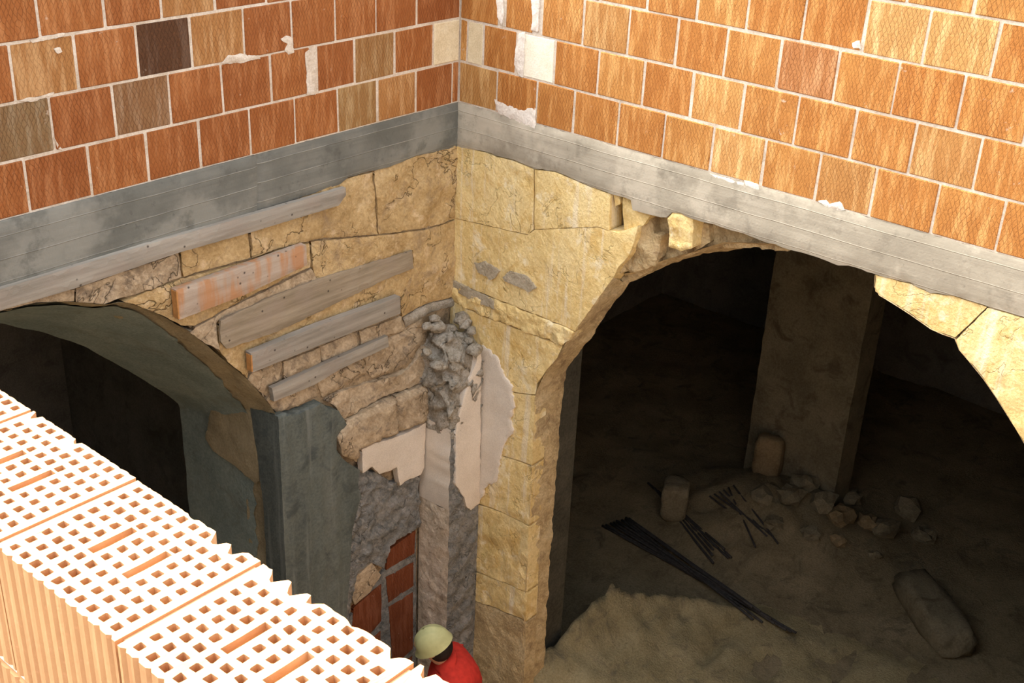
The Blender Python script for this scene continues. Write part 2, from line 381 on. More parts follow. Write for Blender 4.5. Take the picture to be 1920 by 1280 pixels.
# ================================================================== THE SETTING
FLOOR = -4.9; ROOMF = -4.45; TOPZ = 1.25; H = 0.25
def boxobj(name, lo, hi, mat, parent=None, b=0.01):
    V, Fc = bevel_box(lo, hi, b); return add(name, V, Fc, mat, parent)
fl = boxobj('floor', (-13, -13, FLOOR-0.2), (9, 8, FLOOR), M['earth']); tag(fl, 'earth floor at the bottom of the excavated courtyard', 'floor', kind='structure')

# front outlines of both arches, (along the wall, height)
ARCH_L = LP([(-60, 605), (0, 583), (70, 568), (140, 565), (195, 571), (232, 566), (270, 577), (300, 590), (330, 608), (357, 622), (385, 645), (420, 675), (467, 713), (500, 752), (519, 777)])
XJ = ARCH_L[-1][0]
ARCH_R = [(-0.745, FLOOR)] + RP([(990, 1010), (998, 850), (1003, 740), (1022, 698), (1045, 670), (1062, 640), (1100, 590), (1150, 520)])
ARCH_R_HI = RP([(1180, 512), (1225, 492), (1290, 476), (1340, 462), (1480, 466)])
ARCH_R2 = RP([(1640, 516), (1638, 548), (1700, 585), (1750, 620), (1790, 635), (1797, 655), (1840, 705), (1880, 765), (1920, 830)]) + [(-3.85, -1.2), (-4.02, -1.7), (-4.08, -2.3), (-4.08, FLOOR)]

# ---- wall_left: mortar backing of the upper blocks is the root
def rect_panel(to3, u0, u1, v0, v1, d, thick):
    return [to3(u0, v0, d), to3(u1, v0, d), to3(u1, v1, d), to3(u0, v1, d), to3(u0, v0, d-thick), to3(u1, v0, d-thick), to3(u1, v1, d-thick), to3(u0, v1, d-thick)], \
        [(0, 1, 2, 3), (4, 5, 6, 7), (0, 1, 5, 4), (1, 2, 6, 5), (2, 3, 7, 6), (3, 0, 4, 7)]
XL = -5.6; YR = -6.0
V, Fc = rect_panel(L3, XL, 0.0, 0.0, 1.0, -0.003, 0.24)
WL = add('wall_left', V, Fc, M['mortar']); tag(WL, 'shaded wall of terracotta blocks over grey concrete beam and old arch on the left', 'wall', kind='structure')
V, Fc = rect_panel(R3, 0.24, YR, 0.0, TOPZ, -0.003, 0.24)
WR = add('wall_right', V, Fc, M['mortar']); tag(WR, 'brighter wall of orange terracotta blocks over pale concrete beam and wide broken arch', 'wall', kind='structure')

BR = random.Random(21)
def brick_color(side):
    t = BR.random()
    base = Vector((0.31, 0.108, 0.030)) if side == 'L' else Vector((0.43, 0.19, 0.050))  # left blocks get darker tones: that wall's shade is put into their colour
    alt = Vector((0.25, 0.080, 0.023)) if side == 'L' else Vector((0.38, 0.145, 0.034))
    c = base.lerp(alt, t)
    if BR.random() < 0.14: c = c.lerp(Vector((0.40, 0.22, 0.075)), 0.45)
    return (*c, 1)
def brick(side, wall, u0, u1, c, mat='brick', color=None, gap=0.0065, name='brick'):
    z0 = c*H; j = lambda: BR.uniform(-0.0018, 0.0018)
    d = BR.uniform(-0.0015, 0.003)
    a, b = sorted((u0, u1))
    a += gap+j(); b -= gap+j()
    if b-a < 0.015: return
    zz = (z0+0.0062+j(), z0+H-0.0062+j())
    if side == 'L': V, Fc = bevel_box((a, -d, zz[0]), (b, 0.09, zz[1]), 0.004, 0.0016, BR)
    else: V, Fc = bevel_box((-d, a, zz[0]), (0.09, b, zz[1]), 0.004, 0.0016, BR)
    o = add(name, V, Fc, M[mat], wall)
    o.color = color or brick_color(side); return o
LJ = {0: [3.72, 3.41, 3.10, 2.793, 2.484, 2.175, 1.875, 1.565, 1.268, .966, .668, .364, .055, 0],
      1: [3.56, 3.25, 2.945, 2.638, 2.326, 2.024, 1.718, 1.414, 1.15, 1.105, .838, .536, .222, 0],
      2: [3.71, 3.40, 3.095, 2.789, 2.488, 2.179, 1.883, 1.57, 1.265, .97, .675, .362, 0],
      3: [3.56, 3.25, 2.945, 2.64, 2.325, 2.03, 1.73, 1.42, 1.12, .81, .51, .2, 0]}
RJ = {0: [0, .305, .605, .874, 1.181, 1.481, 1.78, 2.083, 2.384, 2.676, 2.985, 3.289, 3.59, 3.90, 4.2],
      1: [0, .06, .185, .44, .475, .72, 1.021, 1.321, 1.625, 1.925, 2.228, 2.529, 2.823, 3.13, 3.435, 3.74, 4.05],
      2: [0, .295, .345, .556, .61, .90, 1.2, 1.5, 1.791, 2.094, 2.396, 2.691, 2.999, 3.3, 3.6, 3.9, 4.2],
      3: [0, .1, .4, .7, 1.0, 1.3, 1.6, 1.89, 2.19, 2.5, 2.79, 3.1, 3.41, 3.72, 4.03],
      4: [0, .27, .57, .87, 1.17, 1.47, 1.77, 2.07, 2.37, 2.67, 2.97, 3.27, 3.57, 3.87, 4.17]}
special_L = {(2, 2.179): (0.085, 0.038, 0.017, 1), (1, 2.945): (0.19, 0.108, 0.046, 1), (1, 2.326): (0.21, 0.102, 0.042, 1), (0, .966): (0.29, 0.155, 0.055, 1), (1, .838): (0.28, 0.14, 0.048, 1)}
special_R = {(0, 1.78): (0.515, 0.265, 0.086, 1), (3, 2.5): (0.484, 0.257, 0.086, 1), (3, 2.79): (0.468, 0.242, 0.078, 1), (1, 1.625): (0.484, 0.234, 0.070, 1), (2, 2.094): (0.36, 0.145, 0.048, 1)}
for c, js in LJ.items():
    for a, b in zip(js, js[1:]):
        if (c, a) == (1, .222): brick('L', WL, -a, -b, c, 'tufo', name='tuff_block')
        elif (c, a) == (1, 1.15): continue
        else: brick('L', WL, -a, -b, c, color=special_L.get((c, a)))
for c, js in RJ.items():
    for a, b in zip(js, js[1:]):
        if (c, a) == (1, .06): brick('R', WR, -a, -b, c, 'tufo', name='tuff_block')
        elif (c, a) == (1, .475): brick('R', WR, -a, -b, c, 'tufowhite', name='tuff_block')
        elif (c, a) in ((1, .44), (2, .295), (2, .556)): continue
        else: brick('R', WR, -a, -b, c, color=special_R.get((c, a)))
# mortar smears proud of the blocks
def smearL(pts, d=0.006, m_='mortar', i=0): panel('mortar_patch', LP(pts), L3, M[m_], WL, s=0.012, d0=d, rel=0.003, freq=30, thick=0.014, rag=0.006, seed=i, rnd=0.003)
def smearR(pts, d=0.006, m_='whitemortar', i=0): panel('mortar_patch', RP(pts), R3, M[m_], WR, s=0.012, d0=d, rel=0.003, freq=30, thick=0.014, rag=0.006, seed=i, rnd=0.003)
smearL([(416, 118), (428, 104), (448, 100), (470, 104), (484, 103), (487, 110), (470, 113), (450, 118), (430, 120)], i=1)
smearL([(525, 73), (536, 66), (548, 72), (551, 98), (540, 102), (532, 94), (538, 82)], i=2)
smearL([(571, 98), (584, 90), (590, 130), (591, 178), (575, 178), (574, 140)], i=3)
smearL([(58, 75), (75, 68), (100, 64), (122, 62), (118, 70), (100, 72), (62, 80)], i=4)
smearL([(100, 92), (112, 88), (117, 97), (108, 101)], i=5)
smearL([(36, 190), (55, 182), (80, 180), (100, 172), (98, 178), (60, 190)], i=6)
smearL([(108, 278), (103, 264), (100, 258), (110, 272), (118, 281)], i=7)
smearR([(930, -5), (943, -5), (945, 28), (941, 48), (933, 32)], i=8)
smearR([(996, -5), (1012, -5), (1009, 60), (996, 56), (999, 30)], i=9)
smearR([(966, 96), (975, 62), (985, 60), (981, 145), (974, 143), (965, 122)], i=10)
smearR([(928, 186), (940, 190), (960, 198), (980, 206), (1003, 200), (1005, 232), (1006, 250), (990, 240), (975, 232), (955, 220), (933, 212)], i=11)
smearR([(1535, 377), (1549, 375), (1556, 382), (1575, 378), (1584, 392), (1570, 396), (1550, 388)], i=12)
smearR([(1598, 80), (1612, 76), (1614, 91), (1600, 90)], i=13)
smearR([(1395, 338), (1422, 345), (1424, 356), (1400, 350)], i=14)
smearR([(1330, 325), (1360, 333), (1395, 344), (1394, 350), (1350, 338)], i=15)

# ---- concrete ring beam
bl_low = [(855, 272), (835, 280), (781, 292), (728, 314), (690, 322), (654, 332), (637, 346), (560, 372), (481, 402)]
top = LP([(481, 293)])[0][0]
P = [(0.03, 0.0), (0.03, -0.285)] + LP(bl_low)[1:] + [(top, 0.0)]
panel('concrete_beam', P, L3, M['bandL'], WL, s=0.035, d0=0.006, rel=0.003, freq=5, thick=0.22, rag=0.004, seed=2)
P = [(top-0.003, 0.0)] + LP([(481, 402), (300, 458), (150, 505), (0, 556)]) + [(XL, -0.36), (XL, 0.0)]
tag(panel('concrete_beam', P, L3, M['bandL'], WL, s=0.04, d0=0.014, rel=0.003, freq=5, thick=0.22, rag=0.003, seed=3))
br_low = [(857, 273), (911, 284), (931, 292), (961, 299), (1001, 316), (1042, 321), (1102, 347), (1146, 363), (1183, 374), (1186, 393), (1216, 403), (1250, 408), (1260, 398), (1275, 399), (1297, 409), (1327, 418), (1371, 431), (1440, 455), (1478, 466), (1502, 473), (1520, 478), (1550, 488), (1572, 497), (1590, 497), (1638, 514), (1707, 531), (1743, 548), (1784, 553), (1858, 577), (1920, 595)]
P = [(0.03, 0.0), (0.03, -0.285)] + RP(br_low)[1:] + [(YR, -0.30), (YR, 0.0)]
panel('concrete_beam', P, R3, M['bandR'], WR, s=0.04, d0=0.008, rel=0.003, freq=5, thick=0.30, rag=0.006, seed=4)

# ---- old masonry: bed behind the stones
backL = [(0.0, -0.1), (0.0, FLOOR), (XJ+0.03, FLOOR)] + [(a+0.015, b+0.015) for a, b in reversed(ARCH_L)] + [(XL, -0.45), (XL, -0.1)]
panel('masonry_bed', backL, L3, M['bed'], WL, s=0.07, d0=-0.022, rel=0.012, freq=7, thick=0.2, rag=0.004, seed=5)
backR = [(0.0, -0.1), (0.0, FLOOR), (-0.73, FLOOR)] + [(a+0.015, b+0.01) for a, b in ARCH_R[1:]] + RP([(1140, 440), (1140, 360)])
panel('masonry_bed', backR, R3, M['bed'], WR, s=0.07, d0=-0.03, rel=0.008, freq=7, thick=0.17, rag=0.004, seed=6)
backR2 = [(a-0.02, b+0.01) for a, b in ARCH_R2] + [(YR, FLOOR), (YR, -0.1), (-2.77, -0.1)]
panel('masonry_bed', backR2, R3, M['bed'], WR, s=0.07, d0=-0.03, rel=0.008, freq=7, thick=0.2, rag=0.004, seed=7)

def stL(pts, mat='tuffL', d=0.0, rel=0.008, s=0.022, thick=0.10, i=0, freq=7, rag=0.005, rnd=0.004, extra=None, name='stone', shrink=0.002):
    P = LP(pts); cx = sum(a for a, b in P)/len(P); cy = sum(b for a, b in P)/len(P)
    P = [(0.03 if a > -0.09 else a+(shrink if a < cx else -shrink), b+(shrink if b < cy else -shrink)) for a, b in P]
    return panel(name, P, L3, M[mat], WL, s=s, d0=d, rel=rel, freq=freq, thick=thick, rag=rag, seed=i+30, rnd=rnd, extra=extra)
def stR(pts, mat='tuffR', d=0.0, rel=0.007, s=0.022, thick=0.12, i=0, freq=6, rag=0.003, rnd=0.0015, extra=None, name='stone', shrink=0.0005):
    P = RP(pts); cx = sum(a for a, b in P)/len(P); cy = sum(b for a, b in P)/len(P)
    P = [(0.03 if a > -0.09 else a+(shrink if a < cx else -shrink), b+(shrink if b < cy else -shrink)) for a, b in P]
    return panel(name, P, R3, M[mat], WR, s=s, d0=d, rel=rel, freq=freq, thick=thick, rag=rag, seed=i+80, rnd=rnd, extra=extra)
# left wall stones, from the beam down
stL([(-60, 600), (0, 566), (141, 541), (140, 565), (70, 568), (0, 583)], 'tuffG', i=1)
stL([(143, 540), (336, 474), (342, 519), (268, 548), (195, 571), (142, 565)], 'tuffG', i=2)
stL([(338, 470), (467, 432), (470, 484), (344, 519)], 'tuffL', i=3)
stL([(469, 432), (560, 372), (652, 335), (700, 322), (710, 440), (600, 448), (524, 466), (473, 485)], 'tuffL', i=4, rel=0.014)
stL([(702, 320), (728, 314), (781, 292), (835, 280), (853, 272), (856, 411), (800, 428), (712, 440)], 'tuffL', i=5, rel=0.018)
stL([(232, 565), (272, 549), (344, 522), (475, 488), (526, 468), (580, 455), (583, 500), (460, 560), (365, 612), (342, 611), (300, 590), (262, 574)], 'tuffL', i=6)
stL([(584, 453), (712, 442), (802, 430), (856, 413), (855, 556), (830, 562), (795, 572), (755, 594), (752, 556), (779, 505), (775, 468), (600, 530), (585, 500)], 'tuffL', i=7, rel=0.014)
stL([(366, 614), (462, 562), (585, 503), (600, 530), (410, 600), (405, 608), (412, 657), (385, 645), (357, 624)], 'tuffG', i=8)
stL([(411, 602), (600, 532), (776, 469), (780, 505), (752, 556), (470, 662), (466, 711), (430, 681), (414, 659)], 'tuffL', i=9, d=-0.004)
for k, q in enumerate([[(468, 714), (472, 702), (500, 690), (530, 678), (530, 714), (506, 726), (499, 747)],
          [(533, 679), (600, 652), (604, 686), (535, 713)], [(603, 651), (672, 622), (676, 658), (607, 686)],
          [(675, 621), (755, 594), (762, 618), (732, 630), (680, 656)],
          [(521, 775), (502, 751), (511, 730), (590, 698), (600, 745), (562, 764)], [(592, 698), (680, 660), (690, 700), (640, 730), (606, 747)],
          [(682, 660), (735, 634), (765, 618), (795, 590), (796, 640), (765, 690), (700, 712), (692, 700)],
          [(757, 596), (796, 573), (852, 558), (852, 575), (800, 590), (764, 617)]]):
    stL(q, 'tuffG' if k != 7 else 'rubble', i=20+k, rel=0.012, freq=11, rag=0.008, rnd=0.012, d=BR.uniform(-0.006, 0.008))
stL([(610, 750), (640, 732), (700, 714), (766, 692), (796, 645), (802, 700), (790, 716), (700, 750), (640, 786), (629, 765)], 'tuffG', i=30, rel=0.02, d=0.015, rag=0.01)
# projecting springer stones with a worn sloping top
def ledge(u, v): return 0.0
stL([(640, 786), (700, 752), (732, 740), (736, 806), (700, 822), (665, 838), (660, 862), (632, 848), (622, 815)], 'tuffG', i=31, rel=0.012, d=0.075, thick=0.16, rnd=0.03, rag=0.008)
stL([(734, 739), (790, 716), (802, 758), (788, 786), (738, 806)], 'tuffG', i=32, rel=0.012, d=0.07, thick=0.16, rnd=0.03, rag=0.008)

# grey render on the jamb and lower wall
stL([(512, 777), (548, 770), (575, 760), (592, 748), (606, 760), (626, 764), (640, 790), (624, 813), (622, 838), (640, 860), (664, 874), (663, 905), (668, 925), (650, 1000), (640, 1180), (640, 1400), (536, 1400), (532, 1150), (522, 960)], 'grey', i=40, rel=0.006, d=0.05, thick=0.08, rag=0.006, s=0.03, name='grey_render', extra=lambda u, v: 0.006*math.sin(u*55+0.6*math.sin(v*3)))
stL([(640, 864), (664, 876), (700, 882), (735, 903), (780, 880), (783, 986), (742, 1008), (727, 1022), (716, 1062), (690, 1052), (664, 1072), (655, 1125), (648, 1180), (640, 1180), (650, 1000), (668, 925)], 'greyrough', i=41, rel=0.022, d=0.03, freq=12, thick=0.06, rag=0.008, s=0.018, name='grey_render')
stL([(666, 836), (690, 825), (734, 812), (770, 796), (787, 785), (784, 870), (778, 884), (757, 892), (738, 904), (733, 870), (722, 876), (700, 883), (686, 868), (668, 880)], 'white', i=42, rel=0.003, d=0.062, freq=5, thick=0.05, rag=0.006, rnd=0.004, name='plaster_patch', extra=lambda u, v: 0.0)
# brick infill at the foot
for k, q in enumerate([[(727, 1030), (778, 992), (776, 1036), (722, 1068)], [(722, 1081), (774, 1052), (774, 1097), (727, 1129)], [(662, 1137), (714, 1093), (714, 1163), (690, 1190), (655, 1220)],
          [(727, 1137), (773, 1108), (773, 1215), (735, 1250)], [(660, 1230), (712, 1180), (714, 1280), (660, 1320)], [(728, 1262), (772, 1228), (770, 1320), (728, 1340)]]):
    o = stL(q, 'brick', i=50+k, rel=0.003, d=0.012, thick=0.05, rag=0.003, rnd=0.004, name='brick'); o.color = (0.16, 0.045, 0.016, 1)
stL([(656, 1122), (665, 1076), (695, 1052), (712, 1076), (692, 1106), (662, 1132)], 'tuffG', i=57, rel=0.006, d=0.02)
stL([(640, 1182), (660, 1150), (715, 1075), (780, 1000), (782, 1400), (640, 1400)], 'greyrough', i=58, rel=0.008, d=0.004, s=0.035, thick=0.03, name='grey_render')

# ---- reveal and soffit of the left arch
D_L = 0.96
fr = [L3(a, b, 0.0) for a, b in ARCH_L]+[L3(XJ, -2.2, -0.0), L3(XJ, FLOOR, 0.0)]
bk = [Vector((-3.3, D_L, -0.72)), Vector((-2.9, D_L, -0.80)), Vector((-2.555, D_L, -0.934)), Vector((-2.312, D_L, -1.078)), Vector((-2.078, D_L, -1.25)), Vector((-1.8, D_L, -1.52)), Vector((-1.6, D_L, -1.73)), Vector((XJ, D_L, -1.87)), Vector((XJ, D_L, -2.3)), Vector((XJ, D_L, FLOOR))]
def split(A, B, t0, t1, n=90):
    a = resample(A, n); b = resample(B, n)
    return [p.lerp(q, t0) for p, q in zip(a, b)], [p.lerp(q, t1) for p, q in zip(a, b)]
a_, b_ = split(fr, bk, 0.0, 0.34); loft('arch_ring', a_, b_, M['jambtan'], WL, 130, 12, 0.014, 9, 1.0)
na = resample(fr, 130); nb_ = resample(bk, 130); off = Vector((-0.006, 0, -0.012)); cut = []
for i, (p, q) in enumerate(zip(na, nb_)):
    t = 0.06+0.20*min(1, max(0, (i-20)/28)); cut.append(p.lerp(q, t)+off)
loft('soffit_render', cut, [q+off for q in nb_], M['soffit'], WL, 130, 24, 0.006, 5, 2.0, rag=0.035)
def J3(u, v, d): return Vector((XJ-d, u, v))
jp = [(p.y, p.z) for p in (on_x(a, b, XJ-0.02) for a, b in [(392, 725), (430, 742), (468, 768), (480, 800), (482, 850), (488, 900), (478, 905), (440, 872), (402, 846), (386, 820), (396, 770)])]
panel('stone', jp, J3, M['jambtan'], WL, s=0.03, d0=0.028, rel=0.005, freq=8, thick=0.02, rag=0.01, seed=61, rnd=0.003)
jp = [((-0.049 if a in (517, 532, 541, 545) else p.y), p.z) for a, p in ((a, on_x(a, b, XJ-0.02)) for a, b in [(471, 764), (517, 776), (532, 960), (541, 1200), (545, 1420), (505, 1420), (503, 1080), (497, 960), (486, 860)])]
panel('grey_render', jp, J3, M['grey'], WL, s=0.03, d0=0.03, rel=0.004, freq=6, thick=0.06, rag=0.002, seed=62, rnd=0.001)
# masonry over and beside the vault behind
boxobj('masonry_core', (XL, 0.2, -0.5), (0.0, 1.0, -0.01), M['inner'], WL)
boxobj('masonry_core', (XJ+0.03, 0.05, FLOOR), (0.0, 1.0, -0.45), M['inner'], WL)

# ---- right wall stones
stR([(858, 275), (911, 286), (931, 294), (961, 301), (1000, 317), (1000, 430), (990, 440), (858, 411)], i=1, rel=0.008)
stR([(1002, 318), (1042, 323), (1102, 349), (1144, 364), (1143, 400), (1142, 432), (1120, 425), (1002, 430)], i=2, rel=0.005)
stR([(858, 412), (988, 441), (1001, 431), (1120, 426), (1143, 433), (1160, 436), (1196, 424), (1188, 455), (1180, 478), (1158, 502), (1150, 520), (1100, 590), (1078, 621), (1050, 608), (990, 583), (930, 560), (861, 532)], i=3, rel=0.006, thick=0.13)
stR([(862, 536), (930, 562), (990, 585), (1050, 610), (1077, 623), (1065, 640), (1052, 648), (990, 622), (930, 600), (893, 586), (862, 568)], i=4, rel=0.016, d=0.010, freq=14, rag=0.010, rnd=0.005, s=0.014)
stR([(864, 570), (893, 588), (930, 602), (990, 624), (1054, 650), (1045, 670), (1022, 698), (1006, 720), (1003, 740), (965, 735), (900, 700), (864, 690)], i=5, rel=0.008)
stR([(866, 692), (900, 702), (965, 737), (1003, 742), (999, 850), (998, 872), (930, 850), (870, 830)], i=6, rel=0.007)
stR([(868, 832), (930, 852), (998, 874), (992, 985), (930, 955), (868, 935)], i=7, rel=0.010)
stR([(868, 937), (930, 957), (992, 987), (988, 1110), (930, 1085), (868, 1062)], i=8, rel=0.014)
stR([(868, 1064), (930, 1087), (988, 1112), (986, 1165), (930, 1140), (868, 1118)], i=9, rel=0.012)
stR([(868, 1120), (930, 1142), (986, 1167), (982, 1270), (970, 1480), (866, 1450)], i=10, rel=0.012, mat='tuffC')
for k, q in enumerate([[(891, 492), (911, 489), (939, 505), (932, 520), (922, 525), (897, 509)], [(944, 519), (958, 507), (988, 515), (1008, 539), (995, 546), (948, 526)], [(862, 528), (890, 545), (928, 562), (930, 578), (900, 568), (863, 548)]]):
    stR(q, 'slab2', i=70+k, d=0.014, rel=0.006, s=0.014, thick=0.02, rag=0.010, name='mortar_patch')
# broken edge near the crown: bits left standing and the hollow behind
stR([(1146, 366), (1158, 368), (1158, 385), (1150, 388)], 'tuffR', i=11, thick=0.06, d=-0.02)
stR([(1160, 370), (1183, 376), (1187, 394), (1215, 404), (1200, 425), (1160, 438), (1160, 400)], 'tuffR', i=12, d=-0.035, thick=0.12, rel=0.012)
C3 = RP([(1130, 360), (1190, 385), (1250, 398), (1330, 412), (1490, 462), (1480, 470), (1400, 463), (1340, 464), (1290, 479), (1225, 504), (1180, 530), (1150, 540), (1130, 500)], -0.16)
panel('broken_core', C3, R3, M['tuffC'], WR, s=0.018, d0=-0.15, rel=0.03, freq=6, thick=0.12, rag=0.008, seed=95, rnd=0.01)
C3 = RP([(1185, 425), (1212, 402), (1222, 440), (1238, 442), (1236, 455), (1224, 500), (1190, 512), (1155, 512)], -0.05)
panel('broken_core', C3, R3, M['tuffC'], WR, s=0.014, d0=-0.06, rel=0.025, freq=8, thick=0.1, rag=0.008, seed=96, rnd=0.012)
P = RP([(1251, 408), (1262, 397), (1298, 405), (1296, 466), (1275, 472), (1252, 463)])
panel('stone', P, R3, M['tuffR'], WR, s=0.014, d0=0.0, rel=0.01, freq=9, thick=0.26, rag=0.006, seed=97, rnd=0.01)
P = RP([(1298, 412), (1325, 420), (1330, 455), (1300, 472)], -0.1)
panel('stone', P, R3, M['tuffC'], WR, s=0.014, d0=-0.1, rel=0.02, freq=9, thick=0.15, rag=0.006, seed=98, rnd=0.01)
# right springing of the arch
stR([(1640, 516), (1707, 533), (1743, 550), (1784, 555), (1850, 576), (1790, 633), (1750, 619), (1700, 584), (1640, 547)], i=13, rel=0.004, d=-0.004, thick=0.2)
stR([(1852, 577), (1920, 597), (1990, 622), (2010, 800), (1920, 828), (1880, 763), (1840, 703), (1798, 655), (1793, 636)], i=14, rel=0.006, thick=0.2)
P = [(-3.64, -0.86)] + ARCH_R2[-4:] + [(YR, FLOOR), (YR, -0.33), (-3.95, -0.33)]
panel('stone', P, R3, M['tuffR'], WR, s=0.06, d0=0.0, rel=0.01, freq=5, thick=0.2, rag=0.006, seed=99)
# reveal of the right arch
frR = [R3(a, b, 0.0) for a, b in ARCH_R]
bkR = [Vector((0.26, -0.755, FLOOR)), Vector((0.24, -0.745, -3.1)), Vector((0.26, -0.735, -2.4)), Vector((0.27, -0.735, -1.84)), Vector((0.26, -0.765, -1.62)), Vector((0.25, -0.915, -1.38)), Vector((0.25, -1.05, -1.12)), Vector((0.25, -1.19, -0.89))]
loft('arch_reveal', frR, bkR, M['tuffC'], WR, 150, 10, 0.012, 8, 3.0, rag=0.012)
f2 = [R3(a, b, -0.1) for a, b in RP([(1150, 522), (1180, 516), (1225, 497), (1290, 478), (1340, 463), (1480, 467)])]
b2 = [Vector((0.25, -1.19, -0.89)), Vector((0.25, -1.30, -0.80)), Vector((0.26, -1.563, -0.62)), Vector((0.27, -1.75, -0.53)), Vector((0.28, -1.922, -0.45)), Vector((0.3, -2.3, -0.36))]
loft('arch_reveal', f2, b2, M['tuffC'], WR, 60, 8, 0.012, 8, 4.0, rag=0.01)
f2 = [R3(a, b, 0.0) for a, b in ARCH_R2]; b2 = [p+Vector((0.28, 0.0, 0.0)) for p in f2]
loft('arch_reveal', f2, b2, M['tuffC'], WR, 90, 8, 0.01, 8, 5.0)

# ---- corner pilaster
PX, PY = -0.305, -0.28
def PA3(u, v, d): return Vector((PX-d, u, v))       # face towards the left
def PB3(u, v, d): return Vector((u, PY-d, v))       # face towards the front
def on_pa(pts): return [(p.y, p.z) for p in (on_x(a, b, PX) for a, b in pts)]
def on_pb(pts): return [(p.x, p.z) for p in (on_y(a, b, PY) for a, b in pts)]
PT = on_x(817, 800, PX).z
def arris(z): return Vector((PX+0.010*fbm(z*9, 1.7), PY+0.010*fbm(z*9, 8.2), z)) + Vector((0.010, 0.008, 0))*max(0, nz(z*25, 3.3))
def shaft(name, z0, z1, fa, fb, nx_, mat, rel, freq, seed):
    """strip of the pilaster between heights z0 > z1; fa / fb give its two vertical edges, nx_ its outward normal"""
    nh = max(4, int((z0-z1)/0.02)); nw = 16; V = []; Fc = []
    for i in range(nh+1):
        z = z0+(z1-z0)*i/nh; a, b = fa(z), fb(z)
        for j in range(nw+1):
            t = j/nw; p = a.lerp(b, t); e = min(1, 6*t*(1-t)+0.0) if True else 1
            V.append(p + nx_*rel*e*(fbm((p.x+p.y)*freq, z*freq, seed)+0.5*fbm((p.x+p.y)*freq*3, z*freq*3, seed)))
    for i in range(nh):
        for j in range(nw):
            k = i*(nw+1)+j; Fc.append((k, k+nw+1, k+nw+2, k+1))
    return add(name, V, Fc, mat, WL, True, fix=False)
inn = lambda z: Vector((PX, 0.0, z)); rgt = lambda z: Vector((0.0, PY, z))
shaft('pilaster_face', PT+0.03, -2.69, inn, arris, Vector((-1, 0, 0)), M['white'], 0.003, 5, 100)
shaft('pilaster_face', -2.69, FLOOR, inn, arris, Vector((-1, 0, 0)), M['cream'], 0.012, 9, 101)
shaft('pilaster_front', PT+0.03, FLOOR, arris, rgt, Vector((0, -1, 0)), M['greyrough'], 0.026, 10, 102)
P = on_pb([(851, 812), (856, 780), (866, 745), (880, 700), (899, 648), (899, 940), (889, 946), (880, 955), (872, 948), (866, 928), (858, 918), (851, 905)])
P = [(max(PX, min(-0.01, a)), b) for a, b in P]
panel('plaster_patch', P, PB3, M['white'], WL, s=0.015, d0=0.02, rel=0.002, freq=5, thick=0.04, rag=0.010, seed=103, rnd=0.004)
P = RP([(897, 655), (905, 648), (920, 656), (938, 676), (945, 702), (961, 722), (966, 752), (959, 785), (964, 806), (945, 836), (938, 872), (931, 905), (914, 909), (906, 931), (897, 940)])
panel('plaster_patch', P, R3, M['white'], WR, s=0.015, d0=0.016, rel=0.003, freq=5, thick=0.03, rag=0.016, seed=104, rnd=0.005)
# broken head of the pilaster
V = []; Fc = []; nu, nv = 56, 44; zt = on_x(850, 615, -0.1).z; zb = PT-0.04
for j in range(nv):
    t = j/(nv-1); z = zb+(zt-zb)*t
    k = 1.0 if t < 0.55 else math.sqrt(max(0.0, 1-((t-0.55)/0.45)**2))
    for i in range(nu):
        a = math.pi/2*i/(nu-1); a += 0
        # from the left wall round the outer edge to the right wall
        q = i/(nu-1)
        if q < 0.5: p = Vector((PX, PY*q*2, z))
        else: p = Vector((PX*(2-2*q), PY, z))
        p.x *= (0.45+0.55*k); p.y *= (0.40+0.60*k)
        n3 = Vector((noise.fractal(p*9, 0.8, 2.1, 5), noise.fractal(p*9+Vector((5, 5, 5)), 0.8, 2.1, 5), noise.fractal(p*9+Vector((9, 1, 4)), 0.8, 2.1, 5)))
        lob = 0.02*math.sin(p.z*38+5*nz(p.x*7, p.y*7))
        p = p + n3*0.045*min(1, 0.3+t*3) - Vector((lob, lob, 0))*min(1, t*3)
        if t < 0.02: p = Vector((p.x, p.y, z))
        V.append(p)
for j in range(nv-1):
    for i in range(nu-1): Fc.append((j*nu+i, j*nu+i+1, (j+1)*nu+i+1, (j+1)*nu+i))
add('broken_pilaster_head', V, Fc, M['rubble'], WL, True, fix=False)
RB = random.Random(5)
for k in range(16):
    px, py = RB.uniform(800, 895), RB.uniform(590, 690)
    p = on_y(px, py, -0.05-0.16*max(0, (py-600)/90)) if px < 852 else on_x(px, py, -0.05-0.12*max(0, (py-610)/80))
    r = RB.uniform(0.02, 0.045)
    lump('rubble_piece', p, (r*1.3, r, r*0.8), M['rubble'], WL, 2, 0.5, 2.2, k*3.1, RB.uniform(0, 3), 0.3)

# ================================================================== boards fixed to the left wall
def plank(pts, mat, label, th=0.035, d=0.04, rag=0.0015, end=None, i=0, rel=0.0015):
    e = panel('plank', LP(pts, d), L3, M[mat], None, s=0.03, d0=d, rel=rel, freq=4, thick=th, rag=rag, seed=110+i, rnd=0.004, smooth=False)
    if end:
        P = LP(end, d); u0 = P[0][0]
        V, Fc = bevel_box((u0-0.005, -d+0.001, min(p[1] for p in P)), (u0+0.004, -d+th*0.9, max(p[1] for p in P)), 0.001)
        o = add('end_grain', V, Fc, M['woodend'], e); o['label'] = 'bright orange sawn end'
    return tag(e, label, 'plank', 'boards on the left wall')
plank([(-70, 568), (0, 543), (300, 452), (500, 395), (649, 352), (650, 366), (636, 386), (467, 437), (336, 474), (141, 541), (0, 583), (-70, 606)], 'woodgrey', 'longest grey board, running directly beneath the concrete beam of the left wall', d=0.045, i=1)
